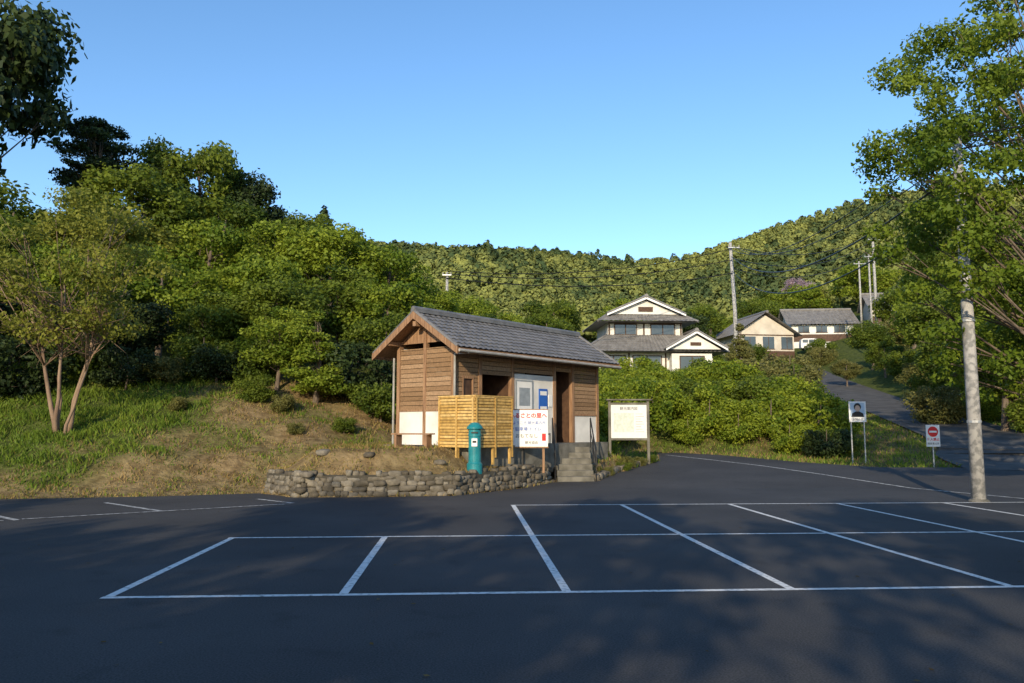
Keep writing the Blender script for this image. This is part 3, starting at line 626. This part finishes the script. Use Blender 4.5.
mb=MB(); mb.box(F,4.2,4.66,-.015,.015,2.3,3.1); mb.obj('blue_notice_panel',M['blue'],BLD)
mb=MB(); mb.box(F,4.25,4.61,-.022,-.017,2.36,2.5); mb.box(F,4.25,4.61,-.022,-.017,2.88,3.02); mb.box(F,4.75,4.95,-.01,.015,2.5,2.9); mb.obj('notice_sheets',M['white'],BLD)
mb=MB(); mb.box(F,3.68,3.72,-.05,-.02,2.15,2.35); mb.box(F,2.93,2.99,-.02,.018,FZ,3.3); mb.box(F,3.79,3.85,-.02,.018,FZ,3.3); mb.box(F,2.93,3.85,-.02,.018,3.305,3.36); mb.box(F,3.1,3.68,-.024,-.021,2.5,3.1); mb.obj('door_hardware',M['steel'],BLD)
# ---------------------------------------------------------------- bamboo screen fence
FN=empty('bamboo_screen_fence'); mb=MB(); pm=MB(); bk=MB()
def slats(p,q,z0,z1):
    p=Vector(p);q=Vector(q);d=q-p;L=d.length;an=math.atan2(d.y,d.x);G=frame(p.x,p.y,0,an); z=z0
    while z<z1:
        t=0
        while t<L-.01:
            e=min(L,t+.55+.5*rng.random()); e=L if L-e<.25 else e
            mb.box(G,t+.001,e-.001,-.018-.012*rng.random(),.0,z,z+.068+.004*rng.random()); t=e
        z+=.088
    bk.box(G,0,L,.004,.018,z0,z1+.01)
    for t in (.01,L/2,L-.07): pm.box(G,t,t+.05,-.055,-.032,z0-.3,z1+.0)
    for t in np.linspace(.04,L-.1,3): pm.box(G,t,t+.07,.02,.08,z0-.5,z1+.0)
    pm.box(G,-.02,L+.02,-.04,.045,z1+.03,z1+.065)
K=F(-.61,-1.41,0); A1=F(-.61,.0,0); B1=F(1.05,-1.41,0)
slats(A1[:2],K[:2],1.22,2.64); slats(K[:2],B1[:2],1.22,2.64)
mb.obj('slats',M['bamboo'],FN); pm.obj('posts_and_rail',M['bamboo'],FN); bk.obj('backing',M['wood_d'],FN)
# ---------------------------------------------------------------- teal post
PB=empty('teal_pillar_post'); x0,y0=-1.05,22.72; z0=.68; k_=.93
mb=MB(); mb.lathe([(r*k_*.95,z*k_) for r,z in [(.25,-.2),(.25,.10),(.22,.12),(.20,.16),(.20,.92),(.215,.93),(.215,.98),(.20,.99),(.20,1.12),(.26,1.15),(.26,1.19),(.20,1.27),(.12,1.33),(.03,1.35)]],(x0,y0,z0),28); mb.obj('body',M['teal'],PB,False)
mb=MB(); mb.box(ID,x0-.08,x0+.08,y0-.2,y0-.14,z0+.58,z0+.8); mb.obj('label_plate',M['white'],PB)
mb=MB(); mb.box(ID,x0-.09,x0+.09,y0-.21,y0-.15,z0+.95,z0+.985); mb.box(ID,x0-.055,x0+.055,y0-.204,y0-.15,z0+.68,z0+.74); mb.obj('slot',M['black'],PB)
def text(s,loc,size,mat,parent,name,bold=.0):
    c=bpy.data.curves.new(name,'FONT'); c.body=s; c.size=size; c.align_x='CENTER'; c.align_y='CENTER'; c.extrude=.001; c.offset=bold
    c.materials.append(mat); o=bpy.data.objects.new(name,c); COL.objects.link(o); o.location=loc; o.rotation_euler=(math.pi/2,0,0); o.parent=parent; return o
SG=empty('welcome_signboard'); sx,sy=.50,24.75
mb=MB(); mb.box(ID,sx-.6,sx+.6,sy-.02,sy+.02,1.2,2.32); mb.obj('panel',M['white'],SG)
mb=MB(); mb.box(ID,sx-.5,sx-.43,sy+.022,sy+.08,.4,2.25); mb.box(ID,sx+.43,sx+.5,sy+.022,sy+.08,.4,2.25); mb.box(ID,sx-.62,sx+.62,sy-.025,sy+.025,1.16,1.197); mb.box(ID,sx-.62,sx+.62,sy-.025,sy+.025,2.323,2.35); mb.obj('frame',M['wood'],SG)
text('ふるさとの里へ',(sx,sy-.024,2.14),.165,M['red'],SG,'title',.005); text('ようこそ 観光案内所',(sx+.03,sy-.024,1.92),.11,M['blue'],SG,'line_one')
text('P 駐車場 トイレ',(sx-.05,sy-.024,1.73),.13,M['blue'],SG,'line_two',.001); text('おもてなし',(sx-.05,sy-.024,1.52),.14,M['black'],SG,'line_three'); text('観光協会',(sx+.1,sy-.024,1.32),.10,M['black'],SG,'line_four')
mb=MB(); mb.box(ID,sx+.42,sx+.54,sy-.026,sy-.0205,1.38,1.6); mb.obj('mascot_print',M['red'],SG)
ST=empty('entrance_steps'); mb=MB()
for k in range(6): mb.box(ID,1.45,2.62,25.75+.29*k,27.6+.002*k,-.05 if k==0 else .18*k+.002-.02,.18*(k+1)+.05)
mb.obj('treads',M['concd'],ST,bevel=.01)
mb=MB()
for xx in (1.38,2.68):
    mb.tube([(xx,25.8,.1),(xx,25.8,1.05),(xx,27.5,2.1),(xx,27.5,1.1)],.022,6); mb.tube([(xx,26.6,.6),(xx,26.6,1.55)],.018,6); mb.tube([(xx,25.8,.65),(xx,27.5,1.7)],.015,6)
mb.obj('handrail',M['black'],ST)
SF=empty('metal_rail_fence'); mb=MB()
pr=[(.35,24.95),(.6,25.4),(.9,25.9),(1.25,26.5)]
for x_,y_ in pr: mb.tube([(x_,y_,.5),(x_,y_,1.6)],.02,6)
for zz_ in (1.15,1.57): mb.tube([(x_,y_,zz_) for x_,y_ in pr],.018,6)
mb.obj('rails',M['black'],SF)
BN=empty('wooden_bench'); G=frame(-3.55,23.6,h(-3.5,23.6),math.radians(-25)); mb=MB()
for k in range(3): mb.box(G,0,1.3,.12*k,.12*k+.10,.38,.42)
for t in (.1,1.12): mb.box(G,t,t+.08,.02,.32,-.1,.377)
mb.obj('seat_and_legs',M['wood'],BN)
# ---------------------------------------------------------------- information board
IB=empty('information_board'); bx_,by_=4.62,31.8; bz=h(bx_,by_)
mb=MB()
for s_ in (-.76,.76): mb.box(ID,bx_+s_-.05,bx_+s_+.05,by_-.05,by_+.05,bz-.3,2.84)
mb.box(ID,bx_-.709,bx_+.709,by_-.045,by_+.045,1.28,1.36); mb.box(ID,bx_-.709,bx_+.709,by_-.045,by_+.045,2.68,2.76)
mb.box(ID,bx_-.9,bx_+.9,by_-.16,by_+.16,2.845,2.90); mb.obj('frame',M['concd'],IB,bevel=.005)
mb=MB(); mb.box(ID,bx_-.705,bx_+.705,by_-.02,by_+.02,1.365,2.675); mb.obj('panel',M['board'],IB)
mb=MB(); mb.box(ID,bx_-.6,bx_+.2,by_-.024,by_-.0205,1.6,2.35); mb.obj('map_print',M['mapg'],IB)
mb=MB()
for k in range(8): mb.box(ID,bx_+.27,bx_+.6-.06*(k%3),by_-.024,by_-.0205,1.6+.1*k,1.625+.1*k)
mb.obj('print_lines',M['steel'],IB); text('観光案内図',(bx_,by_-.024,2.52),.14,M['black'],IB,'title')
PS=empty('portrait_signboard'); px_,py_=13.85,32.2; pz=h(px_,py_)
mb=MB(); mb.box(ID,px_-.34,px_+.34,py_-.015,py_+.015,2.0,2.82); mb.obj('panel',M['white'],PS)
mb=MB(); mb.box(ID,px_-.28,px_-.24,py_+.017,py_+.06,pz-.3,2.78); mb.box(ID,px_+.24,px_+.28,py_+.017,py_+.06,pz-.3,2.78); mb.obj('posts',M['steel'],PS)
def disc(name,cx,cz,r,yy,mat,par,sz=1.0,t=.003):
    mb=MB(); pts=[(cx+r*math.cos(q),yy,cz+sz*r*math.sin(q)) for q in np.linspace(0,2*math.pi,25)[:-1]]; mb.ext(pts,(0,-t,0)); return mb.obj(name,mat,par)
M['pblue']=surf('printed_pale_blue',(.35,.48,.62),(.45,.56,.68),3,.5)
mb=MB(); mb.ext([(px_-.29,py_-.0155,2.2),(px_+.29,py_-.0155,2.2),(px_+.29,py_-.0155,2.76),(px_-.29,py_-.0155,2.76)],(0,-.002,0)); mb.obj('print_background',M['pblue'],PS)
mb=MB(); mb.ext([(px_-.25,py_-.018,2.2),(px_+.25,py_-.018,2.2),(px_+.22,py_-.018,2.34),(px_+.07,py_-.018,2.42),(px_-.07,py_-.018,2.42),(px_-.22,py_-.018,2.34)],(0,-.002,0)); mb.obj('printed_shoulders',M['black'],PS)
disc('printed_hair',px_,2.60,.145,py_-.018,M['black'],PS,1.05); disc('printed_face',px_,2.54,.105,py_-.0215,M['skin'],PS,1.2)
text('お知らせ',(px_,py_-.017,2.1),.11,M['black'],PS,'caption')
NS=empty('no_entry_sign'); nx_,ny_=16.2,31.0; nz=h(nx_,ny_)
mb=MB(); mb.box(ID,nx_-.26,nx_+.26,ny_-.012,ny_+.012,1.05,1.88); mb.obj('panel',M['white'],NS)
mb=MB(); mb.tube([(nx_,ny_+.04,nz-.2),(nx_,ny_+.04,1.9)],.028,10); mb.obj('post',M['steel'],NS)
disc('red_disc',nx_,1.62,.2,ny_-.0125,M['red'],NS); mb=MB(); mb.box(ID,nx_-.14,nx_+.14,ny_-.0195,ny_-.016,1.585,1.655); mb.obj('white_bar',M['white'],NS)
text('進入禁止',(nx_,ny_-.015,1.32),.12,M['red'],NS,'text_upper',.002); text('関係者以外',(nx_,ny_-.015,1.16),.09,M['black'],NS,'text_lower')
# ---------------------------------------------------------------- poles and wires
def pole(x,y,ht,r,arms,name='utility_pole',lean=0):
    z=h(x,y) if not (sdist(ASP,np.array([x*1.]),np.array([y*1.]))[0]>0) else 0
    E=empty(name); mb=MB(); mb.tube([(x,y,z-.3),(x,y,z+ht*.5),(x+lean,y,z+ht)],[r,r*.85,r*.65],16); mb.obj('shaft',M['concp'],E,True)
    mb=MB(); ib=MB()
    for (dz,half) in arms:
        mb.box(ID,x-half,x+half,y-r-.09,y-r-.01,z+ht-dz-.04,z+ht-dz+.04)
        for s_ in (-.9,0,.9): ib.lathe([(.03,0),(.06,.03),(.04,.08),(.06,.12),(.03,.16)],(x+half*s_,y-r-.05,z+ht-dz+.045),8)
    if arms: mb.obj('crossarms',M['steel'],E); ib.obj('insulators',M['conc'],E)
    return z
pole(11.35,19.75,9.2,.165,[]); 
E=empty('pole_base_collar'); mb=MB(); mb.lathe([(.24,-.05),(.24,.02),(.19,.06)],(11.35,19.75,0),16); mb.obj('collar',M['concd'],E)
E=empty('pole_marker_bands'); mb=MB()
for zz_ in (1.9,4.4): mb.lathe([(.166,0),(.166,.06)],(11.35,19.75,zz_),16)
mb.obj('steel_bands',M['steel'],E)
pz1=pole(19.7,70,12.2,.2,[(.5,.5)],lean=-.25)
ph2=13.9-h(-5.1,62); pz2=pole(-5.1,62,ph2,.15,[(.25,.35)])
pz3=pole(44.6,97,15.5,.2,[(.4,.9),(1.2,.7)]); pz4=pole(52,118,11,.17,[(.4,.9)]); pole(43.3,95.5,12.5,.14,[(.3,.6)])
WR=MB()
def wire(p,q,sag,r=.022):
    p=Vector(p);q=Vector(q); pts=[]
    for k in range(25):
        t=k/24; c=p.lerp(q,t); c.z-=sag*4*t*(1-t); pts.append(c)
    WR.tube(pts,r,4,False)
for dx in (-.4,.4):
    wire((19.45+dx,69.8,pz1+11.75),(11.35+dx,19.6,9.0),1.6)
wire((19.5,69.8,pz1+10.9),(11.35,19.6,8.3),2.0,.035); wire((19.5,69.8,pz1+9.6),(11.35,19.6,7.5),2.2,.03)
wire((19.5,69.8,pz1+9.4),(-5.1,61.8,13.4),.9,.04); wire((19.5,69.8,pz1+10.6),(-5.1,61.8,13.75),.9,.035); wire((19.5,69.8,pz1+11.6),(-5.4,61.8,14.0),1.0,.03)
wire((-5.1,61.8,13.4),(-30,60,17),1,.03)
wire((19.9,70,pz1+11.8),(44.6,97,pz3+15.1),1.5,.035); wire((19.5,70,pz1+10.8),(44.6,97,pz3+14.3),1.8,.04); wire((19.5,70,pz1+9.9),(44.6,97,pz3+13.3),2.0,.035); wire((44.6,97,pz3+15),(90,110,pz3+19),1.2)
wire((11.35,19.6,8.8),(40,-5,10),.8,.02); wire((11.35,19.6,9.1),(40,-5,11),.8,.02)
WR.obj('overhead_wires',M['black'])
# ---------------------------------------------------------------- main house
HS=empty('two_storey_tiled_house'); G=frame(13.2,75,0,math.radians(4)); zb=h(13.2,75)
mb=MB(); mb.box(G,-5.6,5.8,0,8,zb-2,9.0); mb.box(G,-4.0,3.2,1.0,7,9.0,11.9); mb.box(G,1.6,5.4,-1.0,-.001,zb-2,8.6); mb.obj('plaster_walls',M['plaster'],HS)
def frus(mb,x0,x1,y0,y1,z0,ix,iy,z1):
    a=[G(x0,y0,z0),G(x1,y0,z0),G(x1,y1,z0),G(x0,y1,z0)]; b=[G(x0+ix,y0+iy,z1),G(x1-ix,y0+iy,z1),G(x1-ix,y1-iy,z1),G(x0+ix,y1-iy,z1)]
    for k in range(4):
        q=(k+1)%4; mb.tiles(b[k],b[q],a[k],a[q],.4,.5,.06,4)
        mb.tube([b[k],a[k]],.12,6)
    i=len(mb.v); mb.v+=a; mb.f.append((i,i+3,i+2,i+1))
mb=MB()
frus(mb,-7.0,7.0,-1.3,9.3,8.75,2.8,2.1,10.5)
frus(mb,-5.2,4.4,-.4,8.4,11.7,1.3,1.5,12.6)
def groof(mb,x0,x1,y0,y1,ze,zr):
    xc=(x0+x1)/2
    mb.tiles(G(xc,y0,zr),G(xc,y1,zr),G(x0,y0,ze),G(x0,y1,ze),.4,.45,.06,4); mb.tiles(G(xc,y0,zr),G(xc,y1,zr),G(x1,y0,ze),G(x1,y1,ze),.4,.45,.06,4)
    mb.tube([G(xc,y0-.1,zr+.12),G(xc,y1+.1,zr+.12)],.2,8)
    for e_ in (x0,x1): mb.tube([G(xc,y0,zr+.08),G(e_,y0,ze+.08)],.12,6)
groof(mb,-4.2,3.4,.3,7.7,12.45,14.1); groof(mb,.8,6.6,-2.0,4,8.95,10.6)
mb.obj('tile_roofs',M['tile2'],HS)
mb=MB()
def gtri(x0,x1,yy,ze,zr):
    xc=(x0+x1)/2; v=Vector(G(0,.1,0))-Vector(G(0,0,0)); mb.ext([G(x0+.5,yy,ze),G(x1-.5,yy,ze),G(xc,yy,zr-.25)],v)
gtri(-4.2,3.4,.7,12.5,14.1); gtri(.8,6.6,-1.6,8.95,10.6); mb.obj('gable_plaster',M['plaster'],HS)
mb=MB()
for x0,x1,yy,ze,zr in ((-4.2,3.4,.22,12.45,14.1),(.8,6.6,-2.08,8.95,10.6)):
    xc=(x0+x1)/2
    for e_ in (x0,x1):
        v=Vector(G(0,.06,0))-Vector(G(0,0,0)); mb.ext([G(xc,yy,zr+.0),G(xc,yy,zr-.2),G(e_,yy,ze-.16),G(e_,yy,ze+.02)],v)
mb.obj('barge_boards',M['white'],HS)
mb=MB()
mb.box(G,-1.1,.3,.62,.69,12.75,13.2); mb.box(G,3.2,4.2,-1.68,-1.61,9.3,9.6)
for x_ in (-3.95,-.6,3.0): mb.box(G,x_,x_+.14,.93,.99,9.6,11.6)
for x_ in (-5.5,-2.3,1.2): mb.box(G,x_,x_+.14,-.07,-.01,6.5,8.7)
mb.box(G,-3.99,3.19,.90,.925,11.62,11.72); mb.obj('timber_trim',M['wood_d'],HS)
mb=MB()
for x0,x1,yy,z0,z1 in [(-3.3,-1.3,.95,10.6,11.5),(.2,2.4,.95,10.6,11.5),(-4.8,-2.6,-.04,7.1,8.4),(-1.8,.8,-.04,6.9,8.4),(2.4,4.6,-1.05,7.0,8.3)]: mb.box(G,x0,x1,yy,yy+.035,z0,z1)
mb.obj('windows',M['glass'],HS)
mb=MB()
for x0,x1,yy,z0,z1 in [(-3.4,-1.2,.9,10.5,11.6),(.1,2.5,.9,10.5,11.6),(-4.9,-2.5,-.1,7.0,8.5),(-1.9,.9,-.1,6.8,8.5),(2.3,4.7,-1.09,6.9,8.4)]:
    xm=(x0+x1)/2
    mb.box(G,x0,x1,yy,yy+.03,z0,z0+.08); mb.box(G,x0,x1,yy,yy+.03,z1-.08,z1); mb.box(G,x0,x0+.08,yy,yy+.03,z0+.081,z1-.081); mb.box(G,x1-.08,x1,yy,yy+.03,z0+.081,z1-.081); mb.box(G,xm-.04,xm+.04,yy,yy+.03,z0+.081,z1-.081)
mb.obj('window_frames',M['wood_d'],HS)
def house(x,y,w_,dp,wh,rh,an,name,wall,dz=0,ridge='x'):
    E=empty(name); z=h(x,y)+dz; G=frame(x,y,0,an); mb=MB(); mb.box(G,-w_/2,w_/2,0,dp,z-3,z+wh)
    if ridge=='x': mb.ext([G(-w_/2,0,z+wh),G(-w_/2,dp,z+wh),G(-w_/2,dp/2,z+wh+rh)],Vector(G(w_,0,0))-Vector(G(0,0,0)))
    else: mb.ext([G(-w_/2,0,z+wh),G(w_/2,0,z+wh),G(0,0,z+wh+rh*.93)],Vector(G(0,dp,0))-Vector(G(0,0,0)))
    mb.obj('walls',wall,E); mb=MB(); o=.8; k=rh*o/((dp if ridge=='x' else w_)/2)
    if ridge=='x':
        for s_,e_ in ((-o,0),(dp+o,dp)): mb.tiles(G(-w_/2-o,dp/2,z+wh+rh+.1),G(w_/2+o,dp/2,z+wh+rh+.1),G(-w_/2-o,s_,z+wh-k+.1),G(w_/2+o,s_,z+wh-k+.1),.5,.5,.07,4)
        mb.tube([G(-w_/2-o,dp/2,z+wh+rh+.2),G(w_/2+o,dp/2,z+wh+rh+.2)],.2,8)
    else:
        for s_ in (-1,1): mb.tiles(G(0,-o,z+wh+rh+.1),G(0,dp+o,z+wh+rh+.1),G(s_*(w_/2+o),-o,z+wh-k+.1),G(s_*(w_/2+o),dp+o,z+wh-k+.1),.5,.5,.07,4)
        mb.tube([G(0,-o,z+wh+rh+.2),G(0,dp+o,z+wh+rh+.2)],.2,8)
    mb.obj('tile_roof',M['tile2'],E); mb=MB()
    for t in np.arange(-w_/2+1,w_/2-1.6,2.6): mb.box(G,t,t+1.6,-.03,-.002,z+.9,z+wh-.5)
    mb.obj('windows',M['glass'],E); mb=MB(); mb.box(G,-w_/2-.02,w_/2+.02,-.05,-.031,z+wh-.35,z+wh-.2); mb.box(G,-w_/2-.02,w_/2+.02,-.06,-.003,z-.5,z+.6)
    for t in np.arange(-w_/2+1,w_/2-1.6,2.6): mb.box(G,t+.77,t+.83,-.05,-.031,z+.9,z+wh-.5); mb.box(G,t-.08,t+1.68,-.05,-.031,z+.8,z+.9)
    mb.obj('trim',M['wood_d'],E)
house(33.8,106,8,8,3.0,2.6,math.radians(8),'gabled_farmhouse',M['cream'],1.4,'y')
house(46.5,119,9,7,2.4,2.2,math.radians(-6),'farmhouse',M['plaster'],.8,'x')
house(55.5,115,6,6,2.4,1.8,math.radians(-12),'outbuilding',M['cream'],1,'x')
# small white parked car beside the farmhouse
CR=empty('parked_car'); cx,cy=42.3,112; cz=max(h(cx-1,cy),h(cx+1,cy))+.02; G=frame(cx,cy,cz,math.radians(-8)); vw=Vector(G(0,1.5,0))-Vector(G(0,0,0))
mb=MB(); mb.ext([G(-1.7,-.75,.25),G(1.7,-.75,.25),G(1.72,-.75,.75),G(1.55,-.75,.95),G(.95,-.75,1.02),G(.55,-.75,1.5),G(.3,-.75,1.6),G(-1.4,-.75,1.6),G(-1.62,-.75,1.45),G(-1.72,-.75,.9)],vw); mb.obj('body',M['white'],CR,bevel=.06)
mb=MB()
for b_ in (-.765,.752): 
    for a0_,a1_ in ((-1.5,-.75),(-.65,.1)): mb.box(G,a0_,a1_,b_,b_+.012,1.0,1.45)
    mb.ext([G(.18,b_,1.0),G(.8,b_,1.0),G(.45,b_,1.45),G(.18,b_,1.45)],Vector(G(0,.012,0))-Vector(G(0,0,0)))
mb.ext([G(.98,-.62,1.06),G(.98,.62,1.06),G(.62,.55,1.48),G(.62,-.55,1.48)],Vector(G(.02,0,.015))-Vector(G(0,0,0))); mb.obj('windows',M['glass'],CR)
mb=MB()
for a_ in (-1.1,1.1):
    for b_ in (-.79,.63): mb.tube([G(a_,b_,.29),G(a_,b_+.16,.29)],.29,18)
mb.obj('wheels',M['black'],CR)
# ---------------------------------------------------------------- world, sun, camera
SE=math.radians(20); az=math.radians(194) # clockwise from +Y
wd=bpy.data.worlds.new('World'); scene.world=wd; wd.use_nodes=True; nt=wd.node_tree; nt.nodes.clear()
sk=nt.nodes.new('ShaderNodeTexSky'); sk.sky_type='NISHITA'; sk.sun_disc=False; sk.sun_elevation=SE; sk.sun_rotation=az; sk.air_density=1.0; sk.dust_density=.4; sk.ozone_density=2.8
hs=nt.nodes.new('ShaderNodeHueSaturation'); hs.inputs['Saturation'].default_value=1.12; hs.inputs['Value'].default_value=1.62
bg=nt.nodes.new('ShaderNodeBackground'); bg.inputs[1].default_value=.15; o=nt.nodes.new('ShaderNodeOutputWorld'); nt.links.new(sk.outputs[0],hs.inputs['Color']); nt.links.new(hs.outputs[0],bg.inputs[0]); nt.links.new(bg.outputs[0],o.inputs[0])
sl=bpy.data.lights.new('sun','SUN'); sl.energy=5.0; sl.angle=math.radians(.53); sl.color=(1,.83,.57); so=bpy.data.objects.new('sun',sl); COL.objects.link(so)
dsun=Vector((math.sin(az)*math.cos(SE),math.cos(az)*math.cos(SE),math.sin(SE))); so.rotation_euler=dsun.to_track_quat('Z','Y').to_euler()
cam=bpy.data.cameras.new('camera'); co=bpy.data.objects.new('camera',cam); COL.objects.link(co); co.location=(0,0,1.8); co.rotation_euler=(math.radians(96.1),0,0)
cam.lens=28.125; cam.sensor_width=36; cam.clip_end=4000; cam.clip_start=.05; scene.camera=co
scene.view_settings.view_transform='Standard'; scene.view_settings.look='None'; scene.view_settings.exposure=0
